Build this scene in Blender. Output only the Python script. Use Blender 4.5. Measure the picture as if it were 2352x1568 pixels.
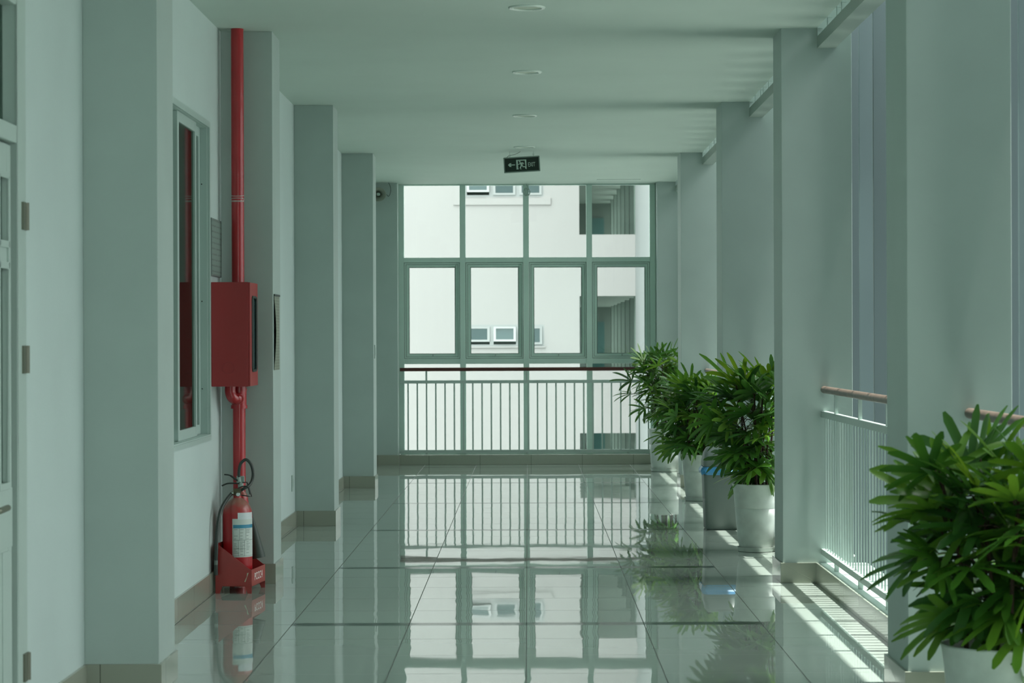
import bpy, bmesh, math, random
from mathutils import Vector, Matrix
PI = math.pi
C = bpy.context.scene.collection
for o in list(bpy.data.objects):
    bpy.data.objects.remove(o, do_unlink=True)

# ------------------------------------------------------------------ camera
F = 5400.0          # focal length in pixels of the 2352 px wide frame
HC = 1.444          # camera height
cam = bpy.data.cameras.new('camera')
cam.sensor_width = 36.0
cam.lens = F / 2352 * 36.0
cam.shift_x = -0.0157
cam.clip_start = 0.05
cam.clip_end = 500
cam.dof.use_dof = True
cam.dof.focus_distance = 16.5
cam.dof.aperture_fstop = 7.1
co = bpy.data.objects.new('camera', cam)
co.location = (0, 0, HC)
co.rotation_euler = (PI / 2, 0.0035, 0)
C.objects.link(co)
bpy.context.scene.camera = co

# ------------------------------------------------------------------ world, sun, exposure
w = bpy.data.worlds.new('world')
bpy.context.scene.world = w
w.use_nodes = True
bg = w.node_tree.nodes['Background']
# hazy tropical sky: brighter overhead than at the horizon
_t = w.node_tree
_g = _t.nodes.new('ShaderNodeTexCoord'); _s = _t.nodes.new('ShaderNodeSeparateXYZ')
_t.links.new(_g.outputs['Generated'], _s.inputs[0])
_r = _t.nodes.new('ShaderNodeValToRGB')
_r.color_ramp.elements[0].position = 0.0; _r.color_ramp.elements[0].color = (0.34, 0.37, 0.368, 1)
_r.color_ramp.elements[1].position = 0.62; _r.color_ramp.elements[1].color = (0.95, 1.0, 0.97, 1)
_t.links.new(_s.outputs['Z'], _r.inputs[0]); _t.links.new(_r.outputs[0], bg.inputs[0])
bg.inputs[1].default_value = 7.0
sun = bpy.data.lights.new('sun', 'SUN')
sun.energy = 13.0
sun.color = (1.0, 0.985, 0.93)
sun.angle = math.radians(0.53)
so = bpy.data.objects.new('sun', sun)
sd = Vector((1.0, -0.03, 4.7)).normalized()      # direction towards the sun
so.rotation_euler = sd.to_track_quat('Z', 'Y').to_euler()
so.location = (8, 10, 30)
C.objects.link(so)
vs = bpy.context.scene.view_settings
bpy.context.scene.display_settings.display_device = 'sRGB'
vs.view_transform = 'Standard'
vs.look = 'None'
vs.gamma = 1.0
vs.use_curve_mapping = False
vs.exposure = 0.0

# ------------------------------------------------------------------ materials
def nt(m):
    m.use_nodes = True
    return m.node_tree

MATS = {}
def mat(name, col, rough=0.6, metal=0.0, spec=0.5, var=0.0, vscale=3.0, bump=0.0, bscale=80.0, coat=0.0):
    m = bpy.data.materials.new(name)
    t = nt(m)
    b = t.nodes['Principled BSDF']
    b.inputs['Base Color'].default_value = (*col, 1)
    b.inputs['Roughness'].default_value = rough
    b.inputs['Metallic'].default_value = metal
    b.inputs['Specular IOR Level'].default_value = spec
    b.inputs['Coat Weight'].default_value = coat
    geo = t.nodes.new('ShaderNodeNewGeometry')
    if var > 0:
        n = t.nodes.new('ShaderNodeTexNoise')
        n.inputs['Scale'].default_value = vscale
        n.inputs['Detail'].default_value = 4
        t.links.new(geo.outputs['Position'], n.inputs['Vector'])
        r = t.nodes.new('ShaderNodeMapRange')
        r.inputs[1].default_value = 0.3; r.inputs[2].default_value = 0.7
        r.inputs[3].default_value = 1 - var; r.inputs[4].default_value = 1 + var * 0.4
        t.links.new(n.outputs['Fac'], r.inputs[0])
        mx = t.nodes.new('ShaderNodeVectorMath'); mx.operation = 'SCALE'
        mx.inputs[0].default_value = col
        t.links.new(r.outputs[0], mx.inputs['Scale'])
        t.links.new(mx.outputs[0], b.inputs['Base Color'])
    if bump > 0:
        n2 = t.nodes.new('ShaderNodeTexNoise')
        n2.inputs['Scale'].default_value = bscale
        n2.inputs['Detail'].default_value = 3
        t.links.new(geo.outputs['Position'], n2.inputs['Vector'])
        bp = t.nodes.new('ShaderNodeBump')
        bp.inputs['Strength'].default_value = bump
        bp.inputs['Distance'].default_value = 0.004
        t.links.new(n2.outputs['Fac'], bp.inputs['Height'])
        t.links.new(bp.outputs['Normal'], b.inputs['Normal'])
    MATS[name] = m
    return m

wallp = mat('wall_paint', (0.52, 0.625, 0.605), 0.55, var=0.04, vscale=2.0, bump=0.15, bscale=60)
ceilp = mat('ceiling_paint', (0.50, 0.61, 0.55), 0.7, var=0.03, vscale=1.5)
pillp = mat('shaded_pillar_paint', (0.41, 0.50, 0.468), 0.55, var=0.05, vscale=2.5, bump=0.04, bscale=60)  # darker copy of the wall paint, holds the shade of the pillar fronts
finp = mat('facade_fin_paint', (0.14, 0.185, 0.195), 0.45, var=0.06, vscale=1.5)
alu = mat('window_aluminium', (0.58, 0.74, 0.67), 0.38, metal=0.0, spec=0.6, var=0.03)
alu2 = mat('sliding_window_aluminium', (0.40, 0.51, 0.475), 0.38, spec=0.6, var=0.03)
chan = mat('grey_channel_steel', (0.27, 0.34, 0.30), 0.4)
whmet = mat('white_enamelled_metal', (0.42, 0.52, 0.48), 0.4)
grmet = mat('grey_painted_steel', (0.36, 0.46, 0.42), 0.42)
handr = mat('brown_painted_handrail', (0.085, 0.022, 0.018), 0.35)
handw = mat('worn_brown_handrail', (0.135, 0.100, 0.078), 0.4, var=0.4, vscale=12)
red = mat('red_enamel', (0.40, 0.012, 0.018), 0.30, var=0.1, vscale=6, coat=0.3)
redbox = mat('red_cabinet_enamel', (0.34, 0.030, 0.032), 0.42, var=0.04, vscale=6)
redtray = mat('red_tray_enamel', (0.36, 0.035, 0.032), 0.36, var=0.08, vscale=8, coat=0.25)
black = mat('black_rubber', (0.026, 0.036, 0.031), 0.45)
greyhorn = mat('grey_green_plastic', (0.035, 0.055, 0.045), 0.5)
greyring = mat('grey_ferrule', (0.12, 0.15, 0.135), 0.4)
brass = mat('brass', (0.09, 0.08, 0.045), 0.4, metal=0.5)
chrome = mat('chrome', (0.6, 0.65, 0.62), 0.2, metal=1.0)
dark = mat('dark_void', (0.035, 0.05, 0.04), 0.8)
paper = mat('paper', (0.55, 0.62, 0.58), 0.6)
potw = mat('white_glazed_pot', (0.60, 0.66, 0.62), 0.35, var=0.18, vscale=9)
soil = mat('dark_soil', (0.03, 0.014, 0.010), 0.9, var=0.5, vscale=60)
canem = mat('brown_cane', (0.05, 0.025, 0.014), 0.8, var=0.4, vscale=60)
binm = mat('grey_bin_plastic', (0.16, 0.20, 0.185), 0.45, var=0.05)
bagm = mat('blue_bag_film', (0.05, 0.25, 0.48), 0.3)
beige = mat('horn_beige', (0.30, 0.33, 0.27), 0.4)
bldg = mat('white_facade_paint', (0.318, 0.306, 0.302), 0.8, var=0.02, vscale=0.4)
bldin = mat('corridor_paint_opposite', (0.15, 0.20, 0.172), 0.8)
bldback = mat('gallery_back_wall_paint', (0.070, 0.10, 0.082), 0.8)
bldgrey = mat('wing_shade_blue_grey', (0.20, 0.215, 0.215), 0.8, var=0.04, vscale=0.5)  # shade of the wing's side wall put into a darker, bluer colour
tealdoor = mat('teal_door', (0.028, 0.085, 0.078), 0.4)
ground = mat('concrete_yard', (0.27, 0.285, 0.27), 0.9, var=0.1, vscale=0.5)
signface = mat('exit_sign_green_face', (0.006, 0.020, 0.013), 0.15)
signbez = mat('exit_sign_bezel', (0.20, 0.27, 0.235), 0.4)
signtext = mat('exit_sign_lettering', (0.52, 0.64, 0.57), 0.4)
seal_and_shade = mat('dark_green_seal_and_shade', (0.05, 0.075, 0.062), 0.6)  # rubber seals round the glass, plus shade of the frame gaps as dark strips
bluel = mat('label_blue', (0.04, 0.25, 0.38), 0.4)
inkl = mat('label_ink', (0.15, 0.20, 0.18), 0.6)
whitestencil = mat('white_stencil_paint', (0.75, 0.72, 0.70), 0.6)
scratch = mat('scratched_primer', (0.50, 0.45, 0.32), 0.7)
lampd = mat('lamp_diffuser', (0.42, 0.50, 0.40), 0.4)

def dusty(m, col, dust):
    t = m.node_tree; N = t.nodes; L = t.links
    geo = N.new('ShaderNodeNewGeometry'); sp = N.new('ShaderNodeSeparateXYZ'); L.new(geo.outputs['Normal'], sp.inputs[0])
    n = N.new('ShaderNodeTexNoise'); n.inputs['Scale'].default_value = 22; n.inputs['Detail'].default_value = 5
    L.new(geo.outputs['Position'], n.inputs['Vector'])
    a = N.new('ShaderNodeMath'); a.operation = 'MULTIPLY'; L.new(sp.outputs['Z'], a.inputs[0]); L.new(n.outputs['Fac'], a.inputs[1])
    r = N.new('ShaderNodeMapRange'); r.inputs[1].default_value = 0.06; r.inputs[2].default_value = 0.36; r.inputs[4].default_value = 0.75
    L.new(a.outputs[0], r.inputs[0])
    mx = N.new('ShaderNodeMix'); mx.data_type = 'RGBA'; mx.inputs[6].default_value = (*col, 1); mx.inputs[7].default_value = (*dust, 1)
    L.new(r.outputs[0], mx.inputs[0]); L.new(mx.outputs[2], N['Principled BSDF'].inputs['Base Color'])
redcyl = mat('dusty_red_enamel', (0.40, 0.012, 0.018), 0.34, coat=0.2)
dusty(redcyl, (0.40, 0.014, 0.020), (0.24, 0.15, 0.11))

def skirt_mat():
    m = mat('beige_skirting_tile', (0.30, 0.325, 0.26), 0.12)
    t = m.node_tree; b = t.nodes['Principled BSDF']
    geo = t.nodes.new('ShaderNodeNewGeometry')
    sp = t.nodes.new('ShaderNodeSeparateXYZ'); t.links.new(geo.outputs['Position'], sp.inputs[0])
    outs = []
    for ax, off in (('X', 10.0 + 0.17), ('Y', 10.0)):
        a = t.nodes.new('ShaderNodeMath'); a.operation = 'ADD'; a.inputs[1].default_value = off
        t.links.new(sp.outputs[ax], a.inputs[0])
        d = t.nodes.new('ShaderNodeMath'); d.operation = 'DIVIDE'; d.inputs[1].default_value = 0.6
        t.links.new(a.outputs[0], d.inputs[0])
        fr = t.nodes.new('ShaderNodeMath'); fr.operation = 'FRACT'; t.links.new(d.outputs[0], fr.inputs[0])
        l = t.nodes.new('ShaderNodeMath'); l.operation = 'LESS_THAN'; l.inputs[1].default_value = 0.007
        t.links.new(fr.outputs[0], l.inputs[0]); outs.append(l)
    # a joint shows only on faces that run across it
    sn = t.nodes.new('ShaderNodeSeparateXYZ'); t.links.new(geo.outputs['Normal'], sn.inputs[0])
    acc = None
    for l, ax in zip(outs, ('Y', 'X')):
        ab = t.nodes.new('ShaderNodeMath'); ab.operation = 'ABSOLUTE'; t.links.new(sn.outputs[ax], ab.inputs[0])
        mu = t.nodes.new('ShaderNodeMath'); mu.operation = 'MULTIPLY'
        t.links.new(l.outputs[0], mu.inputs[0]); t.links.new(ab.outputs[0], mu.inputs[1])
        if acc is None: acc = mu
        else:
            ad = t.nodes.new('ShaderNodeMath'); ad.operation = 'ADD'; ad.use_clamp = True
            t.links.new(acc.outputs[0], ad.inputs[0]); t.links.new(mu.outputs[0], ad.inputs[1]); acc = ad
    mx = t.nodes.new('ShaderNodeMix'); mx.data_type = 'RGBA'
    mx.inputs[6].default_value = (0.30, 0.325, 0.265, 1); mx.inputs[7].default_value = (0.10, 0.11, 0.09, 1)
    t.links.new(acc.outputs[0], mx.inputs[0]); t.links.new(mx.outputs[2], b.inputs['Base Color'])
    return m
skirt = skirt_mat()

BAND0, BANDP, NT = 12.03, 3.0, 5
def floor_mat():
    m = mat('polished_floor_tile', (0.42, 0.5, 0.45), 0.045)
    t = m.node_tree; N = t.nodes; L = t.links
    b = N['Principled BSDF']
    b.inputs['IOR'].default_value = 1.5
    geo = N.new('ShaderNodeNewGeometry')
    sp = N.new('ShaderNodeSeparateXYZ'); L.new(geo.outputs['Position'], sp.inputs[0])
    def math_(op, a, bb=None, clamp=False):
        n = N.new('ShaderNodeMath'); n.operation = op; n.use_clamp = clamp
        for i, v in enumerate((a, bb)):
            if v is None: continue
            if isinstance(v, (int, float)): n.inputs[i].default_value = v
            else: L.new(v, n.inputs[i])
        return n.outputs[0]
    x, y = sp.outputs['X'], sp.outputs['Y']
    ux = math_('DIVIDE', math_('ADD', x, 6.0 + 0.013), 0.6)
    uy = math_('DIVIDE', math_('ADD', y, 30.0 - BAND0), 0.6)
    fx, fy = math_('FRACT', ux), math_('FRACT', uy)
    def near(f, wd):          # 1 near a joint line
        a = math_('LESS_THAN', f, wd); c = math_('GREATER_THAN', f, 1 - wd)
        return math_('MAXIMUM', a, c)
    jx, jy = near(fx, 0.0042), near(fy, 0.0045)
    joint = math_('MAXIMUM', jx, jy)
    # dark inlay band every fifth joint across the four middle tile rows
    ub = math_('DIVIDE', math_('ADD', y, 30.0 - BAND0), BANDP)
    fb = math_('FRACT', ub)
    bnd = near(fb, 0.021)
    inx = math_('MULTIPLY', math_('GREATER_THAN', x, -1.213), math_('LESS_THAN', x, 1.187))
    band = math_('MULTIPLY', bnd, inx)
    # per tile tint
    cmb = N.new('ShaderNodeCombineXYZ')
    L.new(math_('FLOOR', ux), cmb.inputs[0]); L.new(math_('FLOOR', uy), cmb.inputs[1])
    wn = N.new('ShaderNodeTexWhiteNoise'); wn.noise_dimensions = '3D'; L.new(cmb.outputs[0], wn.inputs['Vector'])
    mr = N.new('ShaderNodeMapRange'); mr.inputs[3].default_value = 0.96; mr.inputs[4].default_value = 1.03
    L.new(wn.outputs['Value'], mr.inputs[0])
    base = N.new('ShaderNodeVectorMath'); base.operation = 'SCALE'; base.inputs[0].default_value = (0.30, 0.36, 0.32)
    L.new(mr.outputs[0], base.inputs['Scale'])
    m1 = N.new('ShaderNodeMix'); m1.data_type = 'RGBA'
    L.new(joint, m1.inputs[0]); L.new(base.outputs[0], m1.inputs[6]); m1.inputs[7].default_value = (0.07, 0.085, 0.075, 1)
    m2 = N.new('ShaderNodeMix'); m2.data_type = 'RGBA'
    L.new(band, m2.inputs[0]); L.new(m1.outputs[2], m2.inputs[6]); m2.inputs[7].default_value = (0.035, 0.055, 0.045, 1)
    L.new(m2.outputs[2], b.inputs['Base Color'])
    # joints are matt
    rg = math_('ADD', math_('MULTIPLY', joint, 0.5), 0.018)
    rg2 = math_('ADD', rg, math_('MULTIPLY', band, 0.10))
    L.new(rg2, b.inputs['Roughness'])
    spv = math_('SUBTRACT', 0.5, math_('MULTIPLY', band, 0.33))
    L.new(spv, b.inputs['Specular IOR Level'])
    # slightly uneven laying: each tile is tilted a touch and its glaze undulates
    w2 = N.new('ShaderNodeVectorMath'); w2.operation = 'SUBTRACT'; w2.inputs[1].default_value = (0.5, 0.5, 0.5)
    L.new(wn.outputs['Color'], w2.inputs[0])
    w3 = N.new('ShaderNodeVectorMath'); w3.operation = 'MULTIPLY'; w3.inputs[1].default_value = (0.0016, 0.0011, 0)
    L.new(w2.outputs[0], w3.inputs[0])
    nz = N.new('ShaderNodeTexNoise'); nz.inputs['Scale'].default_value = 5.0; nz.inputs['Detail'].default_value = 1.5
    L.new(geo.outputs['Position'], nz.inputs['Vector'])
    n2 = N.new('ShaderNodeVectorMath'); n2.operation = 'SUBTRACT'; n2.inputs[1].default_value = (0.5, 0.5, 0.5)
    L.new(nz.outputs['Color'], n2.inputs[0])
    n3 = N.new('ShaderNodeVectorMath'); n3.operation = 'MULTIPLY'; n3.inputs[1].default_value = (0.012, 0.0022, 0)
    L.new(n2.outputs[0], n3.inputs[0])
    s1 = N.new('ShaderNodeVectorMath'); s1.operation = 'ADD'; L.new(w3.outputs[0], s1.inputs[0]); L.new(n3.outputs[0], s1.inputs[1])
    s2 = N.new('ShaderNodeVectorMath'); s2.operation = 'ADD'; L.new(s1.outputs[0], s2.inputs[0]); L.new(geo.outputs['Normal'], s2.inputs[1])
    s3 = N.new('ShaderNodeVectorMath'); s3.operation = 'NORMALIZE'; L.new(s2.outputs[0], s3.inputs[0])
    L.new(s3.outputs[0], b.inputs['Normal'])
    return m
floorm = floor_mat()

def glass_mat(name, tint, gloss=(0.9, 0.95, 0.93), rough=0.02):
    m = bpy.data.materials.new(name); t = nt(m); N = t.nodes; L = t.links
    N.remove(N['Principled BSDF'])
    out = N['Material Output']
    tr = N.new('ShaderNodeBsdfTransparent'); tr.inputs[0].default_value = (*tint, 1)
    gl = N.new('ShaderNodeBsdfGlossy'); gl.inputs['Roughness'].default_value = rough
    gl.inputs[0].default_value = (*gloss, 1)
    fr = N.new('ShaderNodeFresnel'); fr.inputs[0].default_value = 1.5
    mx = N.new('ShaderNodeMixShader')
    L.new(fr.outputs[0], mx.inputs[0]); L.new(tr.outputs[0], mx.inputs[1]); L.new(gl.outputs[0], mx.inputs[2])
    L.new(mx.outputs[0], out.inputs[0])
    return m
glass = glass_mat('clear_window_glass', (0.94, 0.98, 0.97))
dglass = glass_mat('tinted_window_glass', (0.50, 0.60, 0.56), gloss=(0.60, 0.72, 0.66), rough=0.05)
bglass = mat('blue_green_pane', (0.022, 0.050, 0.052), 0.25)

def leaf_mat():
    m = bpy.data.materials.new('palm_leaf'); t = nt(m); N = t.nodes; L = t.links
    b = N['Principled BSDF']
    at = N.new('ShaderNodeAttribute'); at.attribute_name = 'tone'
    cr = N.new('ShaderNodeValToRGB')
    cr.color_ramp.elements[0].position = 0.0; cr.color_ramp.elements[0].color = (0.024, 0.085, 0.022, 1)
    cr.color_ramp.elements[1].position = 1.0; cr.color_ramp.elements[1].color = (0.125, 0.25, 0.028, 1)
    e = cr.color_ramp.elements.new(0.55); e.color = (0.060, 0.175, 0.026, 1)
    L.new(at.outputs['Fac'], cr.inputs[0])
    L.new(cr.outputs[0], b.inputs['Base Color'])
    b.inputs['Roughness'].default_value = 0.30
    b.inputs['Specular IOR Level'].default_value = 0.45
    tl = N.new('ShaderNodeBsdfTranslucent')
    sc = N.new('ShaderNodeVectorMath'); sc.operation = 'MULTIPLY'; sc.inputs[1].default_value = (2.2, 1.9, 0.9)
    L.new(cr.outputs[0], sc.inputs[0]); L.new(sc.outputs[0], tl.inputs[0])
    mx = N.new('ShaderNodeMixShader'); mx.inputs[0].default_value = 0.22
    L.new(b.outputs[0], mx.inputs[1]); L.new(tl.outputs[0], mx.inputs[2])
    L.new(mx.outputs[0], N['Material Output'].inputs[0])
    return m
leafm = leaf_mat()

def notice_mat(name, base, ink, axis='Z', scale=90):
    m = mat(name, base, 0.5)
    t = m.node_tree; N = t.nodes; L = t.links
    geo = N.new('ShaderNodeNewGeometry')
    w_ = N.new('ShaderNodeTexWave'); w_.bands_direction = axis
    w_.inputs['Scale'].default_value = scale / 6.28; w_.inputs['Distortion'].default_value = 0.0
    n = N.new('ShaderNodeTexNoise'); n.inputs['Scale'].default_value = 120
    L.new(geo.outputs['Position'], w_.inputs['Vector']); L.new(geo.outputs['Position'], n.inputs['Vector'])
    mu = N.new('ShaderNodeMath'); mu.operation = 'MULTIPLY'; L.new(w_.outputs['Fac'], mu.inputs[0]); L.new(n.outputs['Fac'], mu.inputs[1])
    mr = N.new('ShaderNodeMapRange'); mr.inputs[1].default_value = 0.35; mr.inputs[2].default_value = 0.6
    L.new(mu.outputs[0], mr.inputs[0])
    mx = N.new('ShaderNodeMix'); mx.data_type = 'RGBA'
    mx.inputs[6].default_value = (*base, 1); mx.inputs[7].default_value = (*ink, 1)
    L.new(mr.outputs[0], mx.inputs[0]); L.new(mx.outputs[2], N['Principled BSDF'].inputs['Base Color'])
    return m
notm = notice_mat('framed_notice_print', (0.20, 0.27, 0.24), (0.09, 0.12, 0.10), scale=60)
notp = notice_mat('yellowed_notice_print', (0.23, 0.26, 0.195), (0.11, 0.12, 0.09), scale=110)

# ------------------------------------------------------------------ mesh helpers
class MB:
    def __init__(s): s.bm = bmesh.new()
    def box(s, a, b, taper=None):
        (x0, y0, z0), (x1, y1, z1) = a, b
        v = [s.bm.verts.new(p) for p in ((x0,y0,z0),(x1,y0,z0),(x1,y1,z0),(x0,y1,z0),(x0,y0,z1),(x1,y0,z1),(x1,y1,z1),(x0,y1,z1))]
        for f in ((0,3,2,1),(4,5,6,7),(0,1,5,4),(1,2,6,5),(2,3,7,6),(3,0,4,7)):
            s.bm.faces.new([v[i] for i in f])
        return s
    def prism(s, pts, axis, a, b):
        # pts: 2D outline; axis: extrusion axis; a..b extents
        def P(p, t):
            if axis == 'X': return (t, p[0], p[1])
            if axis == 'Y': return (p[0], t, p[1])
            return (p[0], p[1], t)
        v0 = [s.bm.verts.new(P(p, a)) for p in pts]
        v1 = [s.bm.verts.new(P(p, b)) for p in pts]
        n = len(pts)
        s.bm.faces.new(v0); s.bm.faces.new(v1[::-1])
        for i in range(n):
            s.bm.faces.new((v0[i], v1[i], v1[(i+1) % n], v0[(i+1) % n]))
        return s
    def tube(s, pts, r, seg=10, closed=False):
        pts = [Vector(p) for p in pts]
        n = len(pts); rings = []
        rr = r if isinstance(r, (list, tuple)) else [r] * n
        up = None
        for i, p in enumerate(pts):
            if closed: d = pts[(i+1) % n] - pts[i-1]
            else: d = pts[min(i+1, n-1)] - pts[max(i-1, 0)]
            d.normalize()
            if up is None:
                up = Vector((0, 0, 1)) if abs(d.z) < 0.9 else Vector((1, 0, 0))
            sx = d.cross(up).normalized(); sy = sx.cross(d).normalized(); up = sy
            rings.append([s.bm.verts.new(p + (sx * math.cos(2*PI*k/seg) + sy * math.sin(2*PI*k/seg)) * rr[i]) for k in range(seg)])
        m = n if closed else n - 1
        for i in range(m):
            a, b = rings[i], rings[(i+1) % n]
            for k in range(seg):
                s.bm.faces.new((a[k], a[(k+1) % seg], b[(k+1) % seg], b[k]))
        if not closed:
            s.bm.faces.new(rings[0][::-1]); s.bm.faces.new(rings[-1])
        return s
    def lathe(s, prof, c=(0, 0, 0), seg=32, M=None, cap=True, wob=None):
        rings = []
        for j, (r, z) in enumerate(prof):
            ring = []
            for k in range(seg):
                a = 2*PI*k/seg
                rk = r + (wob(a, j) if wob else 0)
                p = Vector((rk*math.cos(a), rk*math.sin(a), z))
                if M: p = M @ p
                ring.append(s.bm.verts.new(p + Vector(c)))
            rings.append(ring)
        for a, b in zip(rings, rings[1:]):
            for k in range(seg):
                s.bm.faces.new((a[k], a[(k+1) % seg], b[(k+1) % seg], b[k]))
        if cap:
            s.bm.faces.new(rings[0][::-1]); s.bm.faces.new(rings[-1])
        return s
    def quad(s, *p):
        s.bm.faces.new([s.bm.verts.new(q) for q in p]); return s
    def arc(s, c, r, a0, a1, z0, z1, th=0.0008, n=12):
        # sheet wrapped round a vertical cylinder; angle 0 faces -Y, grows towards +X
        def P(a, rr, z): return (c[0] + rr*math.sin(a), c[1] - rr*math.cos(a), z)
        A = [a0 + (a1-a0)*i/n for i in range(n+1)]
        g = [[s.bm.verts.new(P(a, rr, z)) for a in A] for rr, z in ((r, z0), (r+th, z0), (r+th, z1), (r, z1))]
        for q in range(4):
            u, v = g[q], g[(q+1) % 4]
            for i in range(n): s.bm.faces.new((u[i], u[i+1], v[i+1], v[i]))
        s.bm.faces.new([g[q][0] for q in range(4)][::-1]); s.bm.faces.new([g[q][-1] for q in range(4)])
        return s
    def xf(s, M):
        bmesh.ops.transform(s.bm, matrix=M, verts=s.bm.verts[:]); return s
    def build(s, name, m, parent=None, bevel=0.0, smooth=False, seg=2):
        bm = s.bm
        bmesh.ops.recalc_face_normals(bm, faces=bm.faces[:])
        if bevel > 0:
            bmesh.ops.remove_doubles(bm, verts=bm.verts[:], dist=1e-6)
            ed = [e for e in bm.edges if len(e.link_faces) == 2 and e.calc_face_angle(0) > 0.6]
            bmesh.ops.bevel(bm, geom=ed, offset=bevel, segments=seg, profile=0.6, affect='EDGES', clamp_overlap=True)
        me = bpy.data.meshes.new(name); bm.to_mesh(me); bm.free()
        me.materials.append(m)
        if smooth:
            for p in me.polygons: p.use_smooth = True
            try: me.set_sharp_from_angle(angle=math.radians(38))
            except Exception: pass
        o = bpy.data.objects.new(name, me); C.objects.link(o)
        if parent: 
            o.parent = parent
            o.matrix_parent_inverse = parent.matrix_basis.inverted() if False else Matrix.Identity(4)
            o.location = -parent.location if parent.get('worldparts') else (0, 0, 0)
        return o

def tag(o, label=None, cat=None, group=None, kind=None):
    if label: o['label'] = label
    if cat: o['category'] = cat
    if group: o['group'] = group
    if kind: o['kind'] = kind
    return o
def struct(o, label=None):
    o['kind'] = 'structure'
    if label: o['label'] = label
    return o
def thing(name, label, cat, loc=(0, 0, 0), rz=0, group=None):
    """Empty at the base of a thing; parts are built in the thing's own coordinates."""
    o = bpy.data.objects.new(name, None); C.objects.link(o)
    o.location = loc; o.rotation_euler = (0, 0, rz); o.empty_display_size = 0.1
    return tag(o, label, cat, group)
def dup(root, loc=None, rz=None, label=None):
    r = root.copy(); C.objects.link(r)
    if loc is not None: r.location = loc
    if rz is not None: r.rotation_euler = (0, 0, rz)
    if label: r['label'] = label
    for ch in list(root.children):
        c = ch.copy(); C.objects.link(c); c.parent = r
        for g in list(ch.children):
            d = g.copy(); C.objects.link(d); d.parent = c
    return r
def smooth_path(pts, n=8):
    pts = [Vector(p) for p in pts]; out = []
    for i in range(len(pts)-1):
        p0 = pts[max(i-1, 0)]; p1 = pts[i]; p2 = pts[i+1]; p3 = pts[min(i+2, len(pts)-1)]
        for k in range(n):
            t = k/n
            out.append(0.5*((2*p1) + (-p0+p2)*t + (2*p0-5*p1+4*p2-p3)*t*t + (-p0+3*p1-3*p2+p3)*t**3))
    out.append(pts[-1]); return out
def text_mesh(s, size, name, m, parent, M, sx=1.0, ext=0.0004):
    cu = bpy.data.curves.new(name, 'FONT'); cu.body = s; cu.size = size; cu.extrude = ext
    cu.align_x = 'CENTER'; cu.align_y = 'CENTER'; cu.offset = 0.0
    tmp = bpy.data.objects.new('tmp', cu); C.objects.link(tmp)
    dg = bpy.context.evaluated_depsgraph_get()
    me = bpy.data.meshes.new_from_object(tmp.evaluated_get(dg))
    bpy.data.objects.remove(tmp, do_unlink=True)
    me.transform(M @ Matrix.Diagonal((sx, 1, 1, 1)))
    me.materials.clear(); me.materials.append(m); me.name = name
    o = bpy.data.objects.new(name, me); C.objects.link(o); o.parent = parent
    return o

# ------------------------------------------------------------------ main dimensions
WL = -1.835         # left wall plane
PL = -1.527         # corridor face of left pillars
PR = 1.515          # corridor face of right pillars
PRO = 1.935         # outer face of right pillars
CZ = 3.306          # ceiling height
SK = 0.12           # skirting height
Y0 = -7.0           # behind the camera
YE = 27.60          # face of the end kerb
YW = 27.85          # end window plane
LP = [(-4.0, -3.55), (0.75, 1.2), (5.1, 5.55), (9.70, 10.13), (14.08, 14.50), (18.48, 18.92), (23.22, 23.66), (27.55, 28.0)]
RP = [(-4.0, -3.5), (0.6, 1.1), (5.0, 5.5), (9.40, 9.93), (14.02, 14.48), (18.33, 18.86), (23.25, 23.75), (27.50, 28.0)]

# floor
struct(MB().box((-2.0, Y0, -0.35), (1.725, YW+0.15, 0.0)).build('floor', floorm))
# ceiling
b = MB().box((-2.0, Y0, CZ), (1.729, YW+0.05, CZ+0.65))
struct(b.build('ceiling', ceilp))
struct(MB().box((1.729, Y0, 3.80), (2.235, 32.0, 3.95)).build('trim_2', ceilp), 'outer soffit slab over the gap above the steel channel')
# thin joint strip by the end window
struct(MB().box((0.795, 27.03, CZ-0.004), (1.30, 27.06, CZ)).build('trim_1', grmet), 'thin joint strip in the ceiling near the end window')

# left wall with a door opening and a window opening
DY0, DY1, DZ = 7.25, 8.60, 2.72
WY0, WY1, WZ0, WZ1 = 12.05, 13.47, 0.905, 2.69
b = MB()
X0 = WL - 0.2
b.box((X0, Y0, 0), (WL, DY0, CZ)).box((X0, DY0, DZ), (WL, DY1, CZ)).box((X0, DY1, 0), (WL, WY0, CZ))
b.box((X0, WY0, 0), (WL, WY1, WZ0)).box((X0, WY0, WZ1), (WL, WY1, CZ)).box((X0, WY1, 0), (WL, 28.0, CZ))
struct(b.build('wall_left', wallp))
# closed rooms behind the openings of the left wall
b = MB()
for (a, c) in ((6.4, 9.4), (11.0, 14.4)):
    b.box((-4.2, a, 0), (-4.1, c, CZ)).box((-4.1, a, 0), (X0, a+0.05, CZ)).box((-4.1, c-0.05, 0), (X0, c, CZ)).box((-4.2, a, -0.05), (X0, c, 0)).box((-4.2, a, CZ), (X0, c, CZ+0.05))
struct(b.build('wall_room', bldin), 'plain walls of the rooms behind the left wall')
struct(MB().box((-2.0, Y0-0.2, 0), (PRO, Y0, CZ)).build('wall_back', wallp))
# pillars: each one its own piece
for i, (a, c) in enumerate(LP):
    o = struct(MB().box((WL, a, 0), (PL, c, CZ)).build('wall_left_pillar', pillp, bevel=0.003))
for i, (a, c) in enumerate(RP):
    o = struct(MB().box((PR, a, 0), (PRO, c, 3.80)).build('wall_right_pillar', pillp, bevel=0.003, seg=2))

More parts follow.
